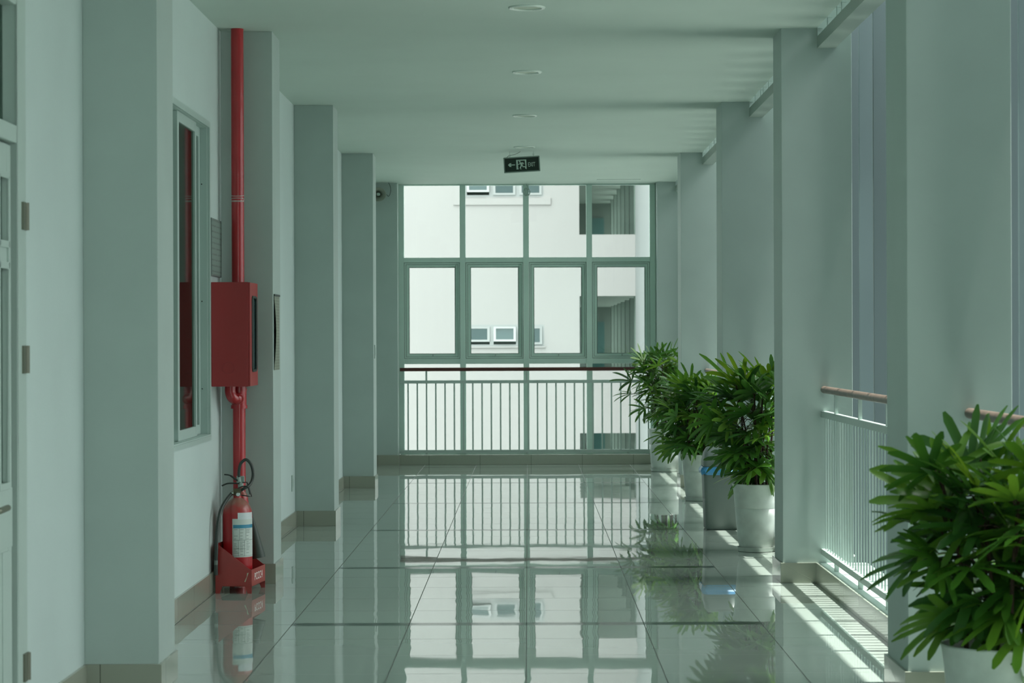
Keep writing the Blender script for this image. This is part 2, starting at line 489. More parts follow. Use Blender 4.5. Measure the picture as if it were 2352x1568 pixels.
# skirting left: follows the wall and the pillars
b = MB(); T = 0.012
prev = Y0
for (a, c) in LP:
    if a > DY1 and prev < DY0:
        b.box((WL, prev, 0), (WL+T, DY0-0.05, SK)); b.box((WL, DY1+0.02, 0), (WL+T, a-T, SK))
    else: b.box((WL, prev, 0), (WL+T, a-T, SK))
    b.box((WL, a-T, 0), (PL+T, a, SK))
    b.box((PL, a, 0), (PL+T, min(c, YE), SK))
    if c < YE: b.box((WL, c, 0), (PL+T, c+T, SK))
    prev = c+T
struct(b.build('baseboard_left', skirt, bevel=0.0015))
# skirting right: pillars and the kerb between them
b = MB(); T2 = 0.014
prev = Y0
for (a, c) in RP:
    b.box((1.712, prev, 0), (1.7235, a-T2, SK))
    b.box((PR-T2, a-T2, 0), (1.7235, a, SK))
    b.box((PR-T2, a, 0), (PR, c, SK))
    b.box((PR-T2, c, 0), (1.7235, c+T2, SK))
    prev = c+T2
struct(b.build('baseboard_right', skirt, bevel=0.0015))
# kerb under the right railings
b = MB(); prev = Y0
for (a, c) in RP:
    b.box((1.7245, prev, -0.35), (2.02, a-0.0005, SK)); prev = c+0.0005
struct(b.build('wall_right_kerb', whmet, bevel=0.012, seg=3), 'low white kerb under the right-hand railings')
# end kerb
struct(MB().box((PL+0.013, YE, 0), (PR-0.015, YW+0.12, 0.117)).build('baseboard_end', skirt, bevel=0.003))
# own floor below and beside, so the building has body
struct(MB().box((-4.2, Y0, -8.0), (2.02, YW+0.15, -0.36)).build('wall_outer', bldg), 'building storeys below the corridor')

# end window -------------------------------------------------------------
def zpx(y, d): return HC + (784 - y) * d / F
def xpx(x, d): return (x - 1213) * d / F
muls = [-1.50, -0.771, -0.021, 0.727, 1.478]
MW = 0.034
b = MB()
for k, x in enumerate(muls):
    b.box((x-MW, YW-0.03, 0.117), (x+MW, YW+0.05, CZ))
struct_win = MB()
root = bpy.data.objects.new('window_2', None); C.objects.link(root)
struct(root, 'end window of aluminium panes'); root.location = (0, 0, 0)
b.build('mullions', alu, root, bevel=0.003)
b = MB()
for i in range(4):
    x0, x1 = muls[i]+MW, muls[i+1]-MW
    b.box((x0, YW-0.025, zpx(602, YW)), (x1, YW+0.05, zpx(591, YW)))
    b.box((x0, YW-0.025, zpx(835, YW)), (x1, YW+0.05, zpx(823, YW)))
    b.box((x0, YW-0.02, 0.117), (x1, YW+0.04, 0.135))
    b.box((x0, YW-0.02, CZ-0.014), (x1, YW+0.04, CZ))
b.build('transoms', alu, root, bevel=0.003)
def frame_box(b, x0, x1, z0, z1, wd, y0, y1):
    b.box((x0, y0, z0), (x0+wd, y1, z1)); b.box((x1-wd, y0, z0), (x1, y1, z1))
    b.box((x0+wd, y0, z0), (x1-wd, y1, z0+wd)); b.box((x0+wd, y0, z1-wd), (x1-wd, y1, z1))
for i in range(4):
    x0, x1 = muls[i]+MW, muls[i+1]-MW
    z0, z1 = zpx(823, YW), zpx(602, YW)
    s = MB()
    frame_box(s, x0+0.002, x1-0.002, z0+0.002, z1-0.002, 0.020, YW-0.012, YW+0.04)
    frame_box(s, x0+0.024, x1-0.024, z0+0.024, z1-0.024, 0.026, YW+0.0, YW+0.05)
    frame_box(s, x0+0.050, x1-0.050, z0+0.050, z1-0.050, 0.010, YW+0.02, YW+0.045)
    so_ = s.build('sash', alu, root, bevel=0.002)
    q = MB()
    frame_box(q, x0+0.0005, x1-0.0005, z0+0.0005, z1-0.0005, 0.004, YW-0.016, YW-0.0125)  # dark strip painted for the shade where sash meets mullion
    frame_box(q, x0+0.0205, x1-0.0205, z0+0.0205, z1-0.0205, 0.005, YW-0.003, YW+0.0005)  # dark strip painted for the shade between the frame steps
    frame_box(q, x0+0.0590, x1-0.0590, z0+0.0590, z1-0.0590, 0.004, YW+0.018, YW+0.029)
    q.build('seal_and_shade', seal_and_shade, so_)
    h = MB(); xm = (x0+x1)/2 + 0.01
    h.box((xm-0.035, YW-0.03, z0+0.052), (xm+0.03, YW-0.012, z0+0.060)).box((xm-0.008, YW-0.03, z0+0.03), (xm+0.006, YW-0.012, z0+0.056))
    h.build('latch', grmet, so_, bevel=0.002)
    g = MB().box((x0+0.055, YW+0.03, z0+0.055), (x1-0.055, YW+0.034, z1-0.055)); g.build('pane', glass, so_)
    g = MB().box((x0, YW+0.01, zpx(591, YW)), (x1, YW+0.014, CZ-0.014)); g.build('pane', glass, root)
    g = MB().box((x0, YW+0.01, 0.135), (x1, YW+0.014, zpx(835, YW))); g.build('pane', glass, root)
# narrow wall returns beside the end window
b = MB().box((WL, YW, 0), (muls[0]-MW, YW+0.15, CZ)).box((muls[-1]+MW, YW, 0), (PRO, YW+0.15, CZ))
struct(b.build('wall_end', wallp))

# railings ----------------------------------------------------------------
def railing(name, label, length, hmat, n_post, pitch=0.109, lift=0.0, first=None, group=None, posts=None, width=0.0):
    """runs along local +X from 0 to length, base at z=0"""
    t = thing(name, label, 'railing', group=group)
    n = 20
    MB().tube([(0.0, 0, 1.118+lift), (length, 0, 1.118+lift)], 0.0215, 14).build('handrail', hmat, t, smooth=True)
    MB().box((0, -0.020, 0.953+lift), (length, 0.020, 0.990+lift)).build('upper_rail', whmet, t, bevel=0.002)
    MB().box((0, -0.020, 0.135+lift), (length, 0.020, 0.170+lift)).build('lower_rail', whmet, t, bevel=0.002)
    x = pitch*0.6 if first is None else first
    me = None
    while x < length-0.03:
        if me is None:
            o = MB().box((-0.009, -0.0035, 0.170+lift), (0.009, 0.0035, 0.953+lift)).build('baluster', whmet, t); me = o
        else:
            o = me.copy(); C.objects.link(o); o.parent = t
        o.location = (x, 0, 0); x += pitch
    me = None
    for px_ in posts:
        if me is None:
            m_ = MB(); m_.box((-0.011, -0.010, 0.990+lift), (0.011, 0.010, 1.100+lift))
            o = m_.build('post', whmet, t); me = o
        else:
            o = me.copy(); C.objects.link(o); o.parent = t
        o.location = (px_, 0, 0)
    me = None
    for px_ in posts:
        if me is None:
            o = MB().box((-0.014, -0.012, 0.1205), (0.014, 0.012, 0.135+lift)).build('foot', whmet, t); me = o
        else:
            o = me.copy(); C.objects.link(o); o.parent = t
        o.location = (px_, 0, 0)
    return t
xl = PL+0.014
rl = railing('end_railing', 'white baluster railing with dark red handrail in front of the end window', (PR-0.016)-xl, handr, 3,
             first=(-1.417-xl), posts=[xpx(979, 27.72)-xl, -0.02-xl, xpx(1442, 27.72)-xl])
rl.location = (xl, 27.72, 0)
names = ['white baluster railing with brown handrail behind the camera bay',
         'white baluster railing with brown handrail beside the camera',
         'white baluster railing whose brown handrail starts beside the foreground palm',
         'white baluster railing with worn brown handrail between the two nearest right pillars',
         'white baluster railing behind the palm whose pot stands by the grey bin',
         'white baluster railing behind the palm in the slender pot',
         'white baluster railing behind the farthest potted palm']
for i in range(len(RP)-1):
    a, c = RP[i][1], RP[i+1][0]
    if i < 2: continue
    L_ = c - a - 0.002
    r_ = railing('side_railing', names[i], L_, handw, 3, pitch=0.105, lift=0.033, group='railings between the right-hand pillars',
                 posts=[0.35, L_*0.36, L_*0.62, L_-0.35] if i != 3 else [0.54, 1.51, 2.48, 3.45])
    r_.location = (1.765, c-0.001, 0); r_.rotation_euler = (0, 0, -PI/2)
    r_.location.z = 0.0

# steel channel hung below the ceiling edge on the right --------------------
for i in range(len(RP)-1):
    a, c = RP[i][1], RP[i+1][0]
    if i < 2: continue
    t = thing('ceiling_channel', '', 'channel', (1.729, a, 0), group='steel channels under the ceiling edge')
    t['label'] = ['', 'pale steel channel under the ceiling edge beside the camera',
                  'pale steel channel under the ceiling edge above the foreground palm',
                  'pale steel channel at top right between the two nearest right pillars',
                  'pale steel channel between the second and third right pillars',
                  'pale steel channel between the third and fourth right pillars',
                  'pale steel channel between the fourth right pillar and the end'][i]
    L_ = c - a - 0.002
    z0, z1 = 3.186, 3.256
    prof = [(0, z1), (0, z0), (0.109, z0), (0.109, z0+0.016), (0.105, z0+0.016), (0.105, z0+0.004), (0.004, z0+0.004), (0.004, z1)]
    MB().prism(prof, 'Y', 0.001, L_).build('trough', chan, t)
    y = L_-0.012; k = 0; me = None
    while y > 0.05:
        if me is None:
            o = MB().box((0.0005, -0.012, z1), (0.004, 0.012, CZ)).box((0.0005, -0.012, CZ-0.003), (0.03, 0.012, CZ)).build('bracket', grmet, t); me = o
        else:
            o = me.copy(); C.objects.link(o); o.parent = t
        o.location = (0, y, 0)
        y -= (0.46, 0.42, 0.19, 0.38)[k % 4]; k += 1

# facade fins outside the right railings ------------------------------------
fin0 = None
FL = {27: 'brightest blue-grey fin, the narrow strip right beside the second right pillar',
      28: 'blue-grey facade fin seen as the middle strip above the nearest full railing',
      29: 'blue-grey facade fin seen as the darker strip against the foreground pillar edge',
      35: 'blue-grey facade fin at the right picture edge, touching the foreground pillar',
      36: 'blue-grey facade fin cut by the right picture edge, above the foreground handrail'}
k = 0
y = 30.845
while y > 3.0:
    if fin0 is None:
        fin0 = MB().box((0, -0.014, -8.0), (0.80, 0.014, 3.80)).build('facade_fin', finp, bevel=0.003); o = fin0
        tag(o, 'tall blue-grey vertical sunshade fin hidden behind the right-hand pillars', 'fin', 'vertical facade fins outside the right railings')
    else:
        o = fin0.copy(); C.objects.link(o)
    o.location = (2.036, y, 0)
    if k in FL: o['label'] = FL[k]
    y -= 0.586; k += 1

# door_1 in the left wall ----------------------------------------------------
root = bpy.data.objects.new('door_1', None); C.objects.link(root)
root.location = (WL, DY1, 0)
struct(root, 'pale green panelled door with narrow dark lites at the left edge')
# local: y negative towards the camera, x outwards
b = MB()
b.box((-0.10, -0.20, 0), (0.018, -0.015, 0.001))
b = MB()
b.box((-0.10, -0.175, 0), (0.006, -0.022, DZ)).box((-0.10, DY0-DY1, 0), (0.006, DY0-DY1+0.06, DZ))
b.box((-0.10, DY0-DY1+0.06, 2.655), (0.006, -0.175, DZ)).box((-0.10, DY0-DY1+0.06, 2.16), (0.006, -0.175, 2.225))
b.build('frame', whmet, root, bevel=0.006)
b = MB().box((-0.12, -0.022, 0), (-0.035, 0.0, DZ)); b.build('shadow_gap', grmet, root)
y1 = -0.2; y0 = -1.27
b = MB(); XO = -0.012
def leaf_frame(b, y0, y1, z0, z1): b.box((-0.05, y0, z0), (XO, y1, z1))
yl = [-0.395, -0.262]      # lite
b.box((-0.05, yl[1], 0.01), (XO, y1, 2.15)).box((-0.05, -0.52, 0.01), (XO, yl[0], 2.15)).box((-0.05, y0, 0.01), (XO, -0.9, 2.15))
b.box((-0.05, yl[0], 2.04), (XO, yl[1], 2.15)).box((-0.05, yl[0], 1.725), (XO, yl[1], 1.80))
b.box((-0.05, yl[0], 0.01), (XO, yl[1], 0.95)).box((-0.05, -0.9, 0.01), (XO, -0.52, 2.15))
b.box((XO, -0.5, 0.72), (XO+0.004, -0.205, 0.93)).box((XO, -0.36, 0.02), (XO+0.004, -0.22, 0.71)).box((XO, -0.50, 0.02), (XO+0.004, -0.38, 0.71))
for zz0, zz1 in ((2.035, 2.06), (1.79, 1.815), (1.715, 1.74), (0.935, 0.96)):
    b.box((XO, yl[0]-0.02, zz0-0.008), (XO+0.008, yl[1]+0.012, zz1-0.008))
b.box((XO, yl[1], 0.95), (XO+0.008, yl[1]+0.012, 2.04)).box((XO, yl[0]-0.014, 0.95), (XO+0.008, yl[0], 2.04))
b.build('leaf', whmet, root, bevel=0.003)
MB().box((-0.035, yl[0], 1.80), (-0.03, yl[1], 2.04)).build('pane', dglass, root)
MB().box((-0.035, yl[0], 0.95), (-0.03, yl[1], 1.725)).build('pane', dglass, root)
MB().box((-0.05, DY0-DY1+0.06, 2.225), (-0.045, -0.175, 2.655)).build('transom_pane', dglass, root)
me = None
for zz in (1.905, 1.385, 0.27):
    o = MB().box((0.0062, -0.105, -0.05), (0.014, -0.028, 0.05)).tube([(0.014, -0.045, -0.05), (0.014, -0.045, 0.05)], 0.008, 8).build('hinge', mat('hinge_steel', (0.16, 0.17, 0.13), 0.4, metal=0.4) if me is None else MATS['hinge_steel'], root); me = o
    o.location = (0, 0, zz)
h = MB().tube(smooth_path([(XO+0.002, -0.585, 0.872), (0.026, -0.585, 0.872), (0.030, -0.56, 0.872), (0.030, -0.45, 0.874)], 5), 0.011, 10)
h.box((XO+0.0005, -0.61, 0.83), (XO+0.008, -0.56, 0.90))
h.build('handle', MATS['hinge_steel'], root, smooth=True)

# window_1 in the left wall ---------------------------------------------------
root = bpy.data.objects.new('window_1', None); C.objects.link(root)
root.location = (WL, WY1, 0)
struct(root, 'aluminium sliding window in the left wall')
wn = WY0 - WY1
b = MB()
def fr2(b, y0, y1, z0, z1, wd, x0, x1):
    b.box((x0, y0, z0), (x1, y0+wd, z1)); b.box((x0, y1-wd, z0), (x1, y1, z1))
    b.box((x0, y0+wd, z0), (x1, y1-wd, z0+wd)); b.box((x0, y0+wd, z1-wd), (x1, y1-wd, z1))
fr2(b, wn-0.02, 0.035, WZ0-0.02, WZ1+0.02, 0.035, 0.0005, 0.014)
fr2(b, wn+0.001, -0.001, WZ0+0.001, WZ1-0.001, 0.016, -0.07, 0.0)
b.build('frame', alu2, root)
for (ya, yb, xx) in ((-1.05, -0.34, -0.026), (-0.66, -0.018, -0.052), (wn+0.018, -1.0, -0.052)):
    s = MB(); fr2(s, ya, yb, WZ0+0.018, WZ1-0.018, 0.055, xx-0.012, xx+0.012)
    so_ = s.build('sash', alu2, root, bevel=0.003)
    MB().box((xx-0.002, ya+0.055, WZ0+0.073), (xx+0.002, yb-0.055, WZ1-0.073)).build('pane', dglass, so_)
me = None
for zz in (2.35, 1.68, 1.18):
    o = MB().tube([(-0.03, -0.0175, zz), (-0.03, -0.0195, zz)], 0.004, 8).build('screw', black, root)
MB().box((-0.068, wn+0.002, WZ0-0.0), (0.020, -0.002, WZ0+0.006)).build('sill', alu2, root)

# notices, socket, switch --------------------------------------------------------
t = thing('framed_notice', 'small framed grey-green notice on the left wall above the red cabinet', 'notice', (WL, 13.56, 1.83))
MB().box((0, 0, 0), (0.012, 0.43, 0.335)).build('frame', binm, t, bevel=0.002)
MB().box((0.012, 0.010, 0.010), (0.0135, 0.42, 0.325)).build('sheet', notm, t)
t = thing('paper_notice', 'yellowed notice sheet bulging off the pillar beside the red cabinet', 'notice', (PL, 14.115, 1.277))
b = MB(); n = 14
H_ = 0.457; W_ = 0.30
pts = []
for j in range(n+1):
    z = H_*j/n; bul = 0.013*math.sin(PI*j/n)
    pts.append((z, bul))
for j in range(n):
    (z0, b0), (z1, b1) = pts[j], pts[j+1]
    for q in range(6):
        u0, u1 = q/6, (q+1)/6
        f = lambda u, bb: 0.003 + bb*(1-u)**1.3
        b.quad((f(u0, b0), W_*u0, z0), (f(u1, b0), W_*u1, z0), (f(u1, b1), W_*u1, z1), (f(u0, b1), W_*u0, z1))
bmesh.ops.remove_doubles(b.bm, verts=b.bm.verts[:], dist=1e-5)
bmesh.ops.solidify(b.bm, geom=b.bm.faces[:], thickness=0.0015)
b.build('sheet', notp, t, smooth=True)
MB().box((0.0005, 0.0, H_-0.012), (0.008, W_, H_)).build('top_strip', black, t)
t = thing('wall_socket', 'flat white socket plate low on the left wall before the third pillar', 'socket', (WL, 18.18, 0.29))
MB().box((0, 0, 0), (0.010, 0.08, 0.125)).build('plate', whmet, t, bevel=0.003)
MB().box((0.010, 0.02, 0.03), (0.0115, 0.06, 0.095)).build('insert', grmet, t)
t = thing('light_switch', 'small switch plate on the fourth left pillar at shoulder height', 'switch', (PL, 23.34, 1.28))
MB().box((0, 0, 0), (0.010, 0.10, 0.135)).build('plate', whmet, t, bevel=0.003)
MB().box((0.010, 0.03, 0.03), (0.014, 0.07, 0.105)).build('rocker', paper, t)

# downlights -----------------------------------------------------------------------
dl = thing('downlight', 'round recessed ceiling lamp, the nearest and largest', 'ceiling lamp', (0.0, 13.1, CZ), group='round ceiling lamps along the corridor')
ring = [(0.079, 0.0), (0.079, -0.004), (0.085, -0.0095), (0.098, -0.009), (0.103, -0.004), (0.103, 0.0)]
MB().lathe(ring, seg=40, cap=False).build('rim', mat('lamp_rim', (0.62, 0.72, 0.66), 0.25), dl, smooth=True)
MB().lathe([(0.079, -0.0015), (0.001, -0.0015)], seg=40, cap=False).build('diffuser', lampd, dl, smooth=True)
for (x, y, l) in ((0.0, 16.24, 'second round recessed ceiling lamp from the camera'), (-0.02, 19.37, 'third round recessed ceiling lamp, two lamps before the exit sign'),
                  (-0.03, 22.5, 'round recessed ceiling lamp just above the exit sign')):
    dup(dl, (x, y, CZ), label=l)

# exit sign --------------------------------------------------------------------------
SD = 23.05
cx, cz = xpx(1200.2, SD), zpx(377.7, SD)
t = thing('exit_sign', 'hanging dark green exit sign with arrow and running figure', 'exit sign', (cx, SD, cz))
th = 0.050
t.rotation_euler = (0, th*-1.0, math.radians(-4))
SW, SH = 0.355, 0.150
MB().box((-SW/2, -0.010, -SH/2), (SW/2, 0.014, SH/2)).build('housing', signbez, t, bevel=0.004)
MB().box((-SW/2+0.010, -0.0112, -SH/2+0.010), (SW/2-0.010, -0.0102, SH/2-0.010)).build('face', signface, t)
b = MB(); frame_box(b, -SW/2, SW/2, -SH/2, SH/2, 0.010, -0.016, -0.0102); b.build('bezel', signbez, t, bevel=0.002)
def sp2(x, y):
    dx = (x-1048)/17.42*SD/F; dz = -(y-1010)/17.42*SD/F
    c, s_ = math.cos(-0.05), math.sin(-0.05)
    return (c*dx - s_*dz, s_*dx + c*dz)
b = MB()
def poly(pts): b.prism([sp2(*p) for p in pts], 'Y', -0.0118, -0.0112)
def limb(p, q, wd):
    a = Vector(p); c = Vector(q); d = (c-a).normalized(); n_ = Vector((-d.y, d.x))*wd/2; e = d*wd*0.3
    poly([tuple(a-n_-e), tuple(c-n_+e), tuple(c+n_+e), tuple(a+n_-e)])
poly([(495,1030),(560,962),(640,962),(600,1006),(778,1004),(778,1044),(600,1050),(642,1100),(562,1102)])
poly([(820,828),(1225,812),(1226,850),(822,866)])
poly([(822,866),(888,863),(905,1150),(930,1196),(838,1214)])
poly([(1166,852),(1226,850),(1240,1200),(1178,1160),(1200,1090)])
poly([(965+30*math.cos(a*PI/8), 895+30*math.sin(a*PI/8)) for a in range(16)])
poly([(960,935),(1095,925),(1075,1055),(1005,1050)])
limb((1085,940), (1130,990), 26); limb((970,960), (945,1003), 26); limb((945,1003), (890,1003), 22)
limb((1035,1045), (985,1150), 42); limb((985,1185), (1030,1192), 18)
limb((1060,1045), (1098,1100), 38); limb((1098,1105), (1185,1100), 32)
b.build('pictogram', signtext, t)
ex = sp2(1443, 1018)
Mt = Matrix.Translation((ex[0], -0.0115, ex[1])) @ Matrix.Rotation(PI/2, 4, 'X')
text_mesh('EXIT', 0.060, 'lettering', signtext, t, Mt, sx=0.58)
# suspension in unrotated world: two short rods with rings and a cable
inv = t.matrix_basis.inverted() if False else None
def loc2(x, z, y=0.0):   # world offset to sign-local
    M = Matrix.LocRotScale(None, t.rotation_euler, None).inverted()
    return M @ Vector((x, y, z))
zt = CZ - cz
for xx, zz in ((xpx(1172.5, SD)-cx, zpx(361.5, SD)-cz), (xpx(1226.5, SD)-cx, zpx(358.5, SD)-cz)):
    b = MB()
    zr = zz + 0.018
    b.tube([loc2(xx, zz+0.003), loc2(xx, zr-0.008)], 0.0022, 6).tube([loc2(xx, zr+0.008), loc2(xx, zt)], 0.0022, 6)
    b.tube([loc2(xx+0.008*math.cos(a*PI/6), zr+0.008*math.sin(a*PI/6)) for a in range(12)], 0.0018, 6, closed=True)
    b.build('hanger', grmet, t)
pp = [(xpx(1165, SD)-cx, zpx(362, SD)-cz), (xpx(1171, SD)-cx, zpx(357, SD)-cz), (xpx(1180, SD)-cx, zpx(355.5, SD)-cz), (xpx(1190, SD)-cx, zpx(352, SD)-cz), (xpx(1197, SD)-cx, zt)]
MB().tube(smooth_path([loc2(a, c, 0.004) for a, c in pp], 5), 0.0022, 6).build('cable', black, t, smooth=True)

# horn loudspeaker ----------------------------------------------------------------------
t = thing('horn_loudspeaker', 'beige horn loudspeaker on the last left pillar near the ceiling', 'loudspeaker', (-1.738, 27.548, 3.163))
M = Matrix.Translation((0, -0.17, 0)) @ Matrix.Rotation(math.radians(8), 4, 'X') @ Matrix.Diagonal((1.12, 1, 1, 1)) @ Matrix.Rotation(PI/2, 4, 'X')
# bell opens towards -Y
prof = [(0.018, -0.11), (0.022, -0.08), (0.032, -0.05), (0.048, -0.02), (0.066, 0.0), (0.078, 0.012), (0.082, 0.014), (0.080, 0.018), (0.074, 0.014), (0.060, 0.0), (0.042, -0.022), (0.026, -0.05), (0.016, -0.08), (0.004, -0.09)]
MB().lathe(prof, seg=36, M=M, cap=False).build('bell', beige, t, smooth=True)
MB().lathe([(0.001, 0.0), (0.018, -0.004), (0.020, -0.03), (0.010, -0.07)], seg=20, M=M, cap=False).build('reflector', whmet, t, smooth=True)
MB().lathe([(0.03, -0.15), (0.032, -0.10), (0.024, -0.085)], seg=20, M=M).build('driver', grmet, t, smooth=True)
b = MB().box((-0.02, -0.012, -0.03), (0.02, 0.0, 0.03)).box((-0.012, -0.05, -0.006), (0.012, -0.012, 0.0)); b.build('bracket', grmet, t)
d_ = 27.45
def lw(x, y, yy=d_): return (xpx(x, yy)+1.738, yy-27.548, zpx(y, yy)-3.163)
MB().tube(smooth_path([lw(894, 418.5), lw(898, 428), lw(898.5, 438), lw(896.5, 446), lw(893, 449.5), lw(889, 445)], 5), 0.0035, 6).build('cable', black, t, smooth=True)

# coil of cable on the end window mullion ---------------------------------------------------
b = MB(); cc = (xpx(1211.5, 27.79), 27.79, zpx(441, 27.79))
for q, (rx, rz_, ox) in enumerate(((0.026, 0.045, -0.012), (0.024, 0.040, 0.012), (0.034, 0.036, 0.0))):
    b.tube([(cc[0]+ox+rx*math.cos(a*PI/10), cc[1]-0.004*q+0.006*math.sin(a*PI/5), cc[2]+rz_*math.sin(a*PI/10)) for a in range(20)], 0.0045, 6, closed=True)
b.tube(smooth_path([(cc[0]-0.005, cc[1], cc[2]+0.04), (cc[0]+0.006, cc[1]+0.01, cc[2]+0.06), (cc[0]-0.006, cc[1]+0.012, CZ)], 5), 0.004, 6)
tag(b.build('cable_coil', grmet, smooth=True), 'small coil of cable hanging on the middle upright of the end window', 'cable')

# fire riser -------------------------------------------------------------------------------
PX, PY = -1.722, 13.968
t = thing('fire_riser_pipe', 'red vertical water pipe in the corner, passing the fire cabinet', 'pipe', (PX, PY, 0))
MB().tube([(0, 0, 1.797), (0, 0, CZ)], 0.0375, 28).build('upper_pipe', red, t, smooth=True)
MB().tube([(0.004, 0, 0.0), (0.004, 0, 1.06)], 0.0375, 28).build('lower_pipe', red, t, smooth=True)
b = MB()
b.tube([(0.004, 0, 1.055), (0.004, 0, 1.187)], 0.044, 28).tube([(0.004, 0, 1.052), (0.004, 0, 1.072)], 0.049, 28).tube([(0.004, 0, 1.158), (0.004, 0, 1.172)], 0.047, 28)
b.build('tee', red, t, smooth=True)
# branch elbow in front of the tee, rising into the cabinet
b = MB()
b.tube(smooth_path([(0.006, -0.03, 1.115), (0.004, -0.075, 1.112), (-0.02, -0.105, 1.118), (-0.034, -0.108, 1.150), (-0.034, -0.108, 1.187)], 6), 0.032, 22)
b.build('elbow', red, t, smooth=True)
MB().lathe([(0.030, 0), (0.030, 0.006), (0.024, 0.006), (0.024, 0)], seg=28, M=Matrix.Translation((0.012, -0.108, 1.112)) @ Matrix.Rotation(PI/2, 4, 'X'), cap=False).build('union_ring', red, t, smooth=True)
b = MB()
for dz, tl in ((0, 0.003), (0.008, -0.004), (-0.007, 0.001), (0.03, 0.006)):
    b.tube([(0.0385*math.cos(a*PI/12), 0.0385*math.sin(a*PI/12), zpx(458, PY)+dz+tl*math.sin(a*PI/12)) for a in range(24)], 0.0014, 5, closed=True)
b.build('wire_tie', paper, t, smooth=True)

# fire hose cabinet --------------------------------------------------------------------------
t = thing('fire_hose_cabinet', 'red steel fire cabinet on the left wall around the red pipe', 'fire cabinet', (WL, 13.61, 1.189))
W_, D_, H_ = 0.226, 0.385, 0.605
MB().box((0.001, 0, 0), (W_-0.012, D_, H_)).build('body', redbox, t, bevel=0.003)
b = MB(); x0, x1 = W_-0.0115, W_
y0, y1, z0, z1 = 0.09, 0.30, 0.09, 0.52
b.box((x0, 0.002, 0.002), (x1, y0, H_-0.002)).box((x0, y1, 0.002), (x1, D_-0.002, H_-0.002)).box((x0, y0, 0.002), (x1, y1, z0)).box((x0, y0, z1), (x1, y1, H_-0.002))
dr = b.build('door', redbox, t, bevel=0.0015)
# black gasket, rounded
def rrect(y0, y1, z0, z1, r, n=6):
    pts = []
    for cy, cz_, a0 in ((y1-r, z1-r, 0), (y0+r, z1-r, PI/2), (y0+r, z0+r, PI), (y1-r, z0+r, 1.5*PI)):
        for k in range(n+1):
            a = a0 + PI/2*k/n; pts.append((cy+r*math.cos(a), cz_+r*math.sin(a)))
    return pts
b = MB(); b.tube([(x1+0.001, y, z) for y, z in rrect(y0, y1, z0, z1, 0.03)], 0.008, 8, closed=True); b.build('gasket', black, dr, smooth=True)
MB().prism(rrect(y0+0.002, y1-0.002, z0+0.002, z1-0.002, 0.03), 'X', x0+0.003, x0+0.006).build('pane', bglass, dr)
b = MB(); MB_c = [( -0.0, 0)]
b.tube([(0.100+0.033*math.cos(a*PI/14), -0.0006, 0.108+0.033*math.sin(a*PI/14)) for a in range(28)], 0.0012, 5, closed=True)
b.build('knockout', redbox, t)

# extinguisher tray ---------------------------------------------------------------------------
rz = math.radians(-6.5)
t = thing('extinguisher_tray', 'red steel floor tray holding the fire extinguishers, white stencil on its end', 'tray', (-1.806, 13.545, 0), rz)
TW, TD = 0.213, 0.345; zb = 0.040
th_ = 0.003
b = MB()
b.box((0, 0, zb), (TW, TD, zb+th_))
b.build('base', redtray, t)
for yy, nm in ((0, 'side_panel'), (TD-th_, 'side_panel')):
    MB().prism([(0.0, zb), (TW, zb), (TW, 0.137), (TW-0.012, 0.140), (0.020, 0.278), (0.0, 0.285)], 'Y', yy, yy+th_).build(nm, redtray, t)
MB().box((0, th_, zb), (th_, TD-th_, 0.285)).build('back_panel', redtray, t)
fp = MB().box((TW-th_, th_, zb), (TW, TD-th_, 0.137)).build('front_panel', redtray, t)
Mt = Matrix.Translation((TW+0.0006, TD*0.5, 0.088)) @ Matrix.Rotation(PI/2, 4, 'Z') @ Matrix.Rotation(PI/2, 4, 'X')
text_mesh('PCCC4', 0.060, 'stencil', whitestencil, fp, Mt, sx=1.1)
for (lx, ly) in ((0, 0), (TW-0.034, 0), (0, TD-th_), (TW-0.034, TD-th_)):
    left = lx < 0.1
    pr = [(lx, zb), (lx+0.034+ (0.006 if left else 0), zb), (lx+0.026, 0), (lx, 0)] if left else [(lx-0.006, zb), (lx+0.034, zb), (lx+0.034, 0), (lx+0.010, 0)]
    MB().prism(pr, 'Y', ly, ly+th_).build('leg', redtray, t)
b = MB(); b.prism([(0.170, 0.068), (0.176, 0.066), (0.190, 0.105), (0.196, 0.120), (0.186, 0.118), (0.184, 0.095), (0.178, 0.085)], 'Y', -0.0008, -0.0001)
b.build('paint_chip', scratch, t)

# extinguishers ----------------------------------------------------------------------------------
EX, EY = -1.697, 13.700
t = thing('fire_extinguisher', 'red powder fire extinguisher with white and blue label, front of the tray', 'fire extinguisher', (EX, EY, 0.043))
R_ = 0.086
zt_ = 0.455
prof = [(0.070, 0.0), (0.082, 0.006), (R_, 0.02), (R_, zt_-0.06), (0.083, zt_-0.03), (0.073, zt_-0.005), (0.056, zt_+0.018), (0.036, zt_+0.034), (0.024, zt_+0.042), (0.022, zt_+0.055)]
MB().lathe(prof, seg=48).build('cylinder', redcyl, t, smooth=True)
b = MB(); lab = b.arc((0, 0), R_, math.radians(-13), math.radians(88), 0.157, 0.380)
l1 = b.build('label', paper, t, smooth=True)
MB().arc((0, 0), R_+0.0009, math.radians(-10), math.radians(85), 0.325, 0.345, th=0.0004).build('blue_band', bluel, l1, smooth=True)
b = MB()
for (a0, a1, z0, z1) in ((-10, 85, 0.255, 0.257), (-10, 40, 0.205, 0.2065), (14, 15, 0.257, 0.325), (40, 41, 0.257, 0.325), (10, 11, 0.165, 0.255), (34, 35, 0.165, 0.255), (-10, -9, 0.165, 0.325), (-10, 85, 0.164, 0.1655)):
    b.arc((0, 0), R_+0.0009, math.radians(a0), math.radians(a1), z0, z1, th=0.0004, n=8)
random.seed(4)
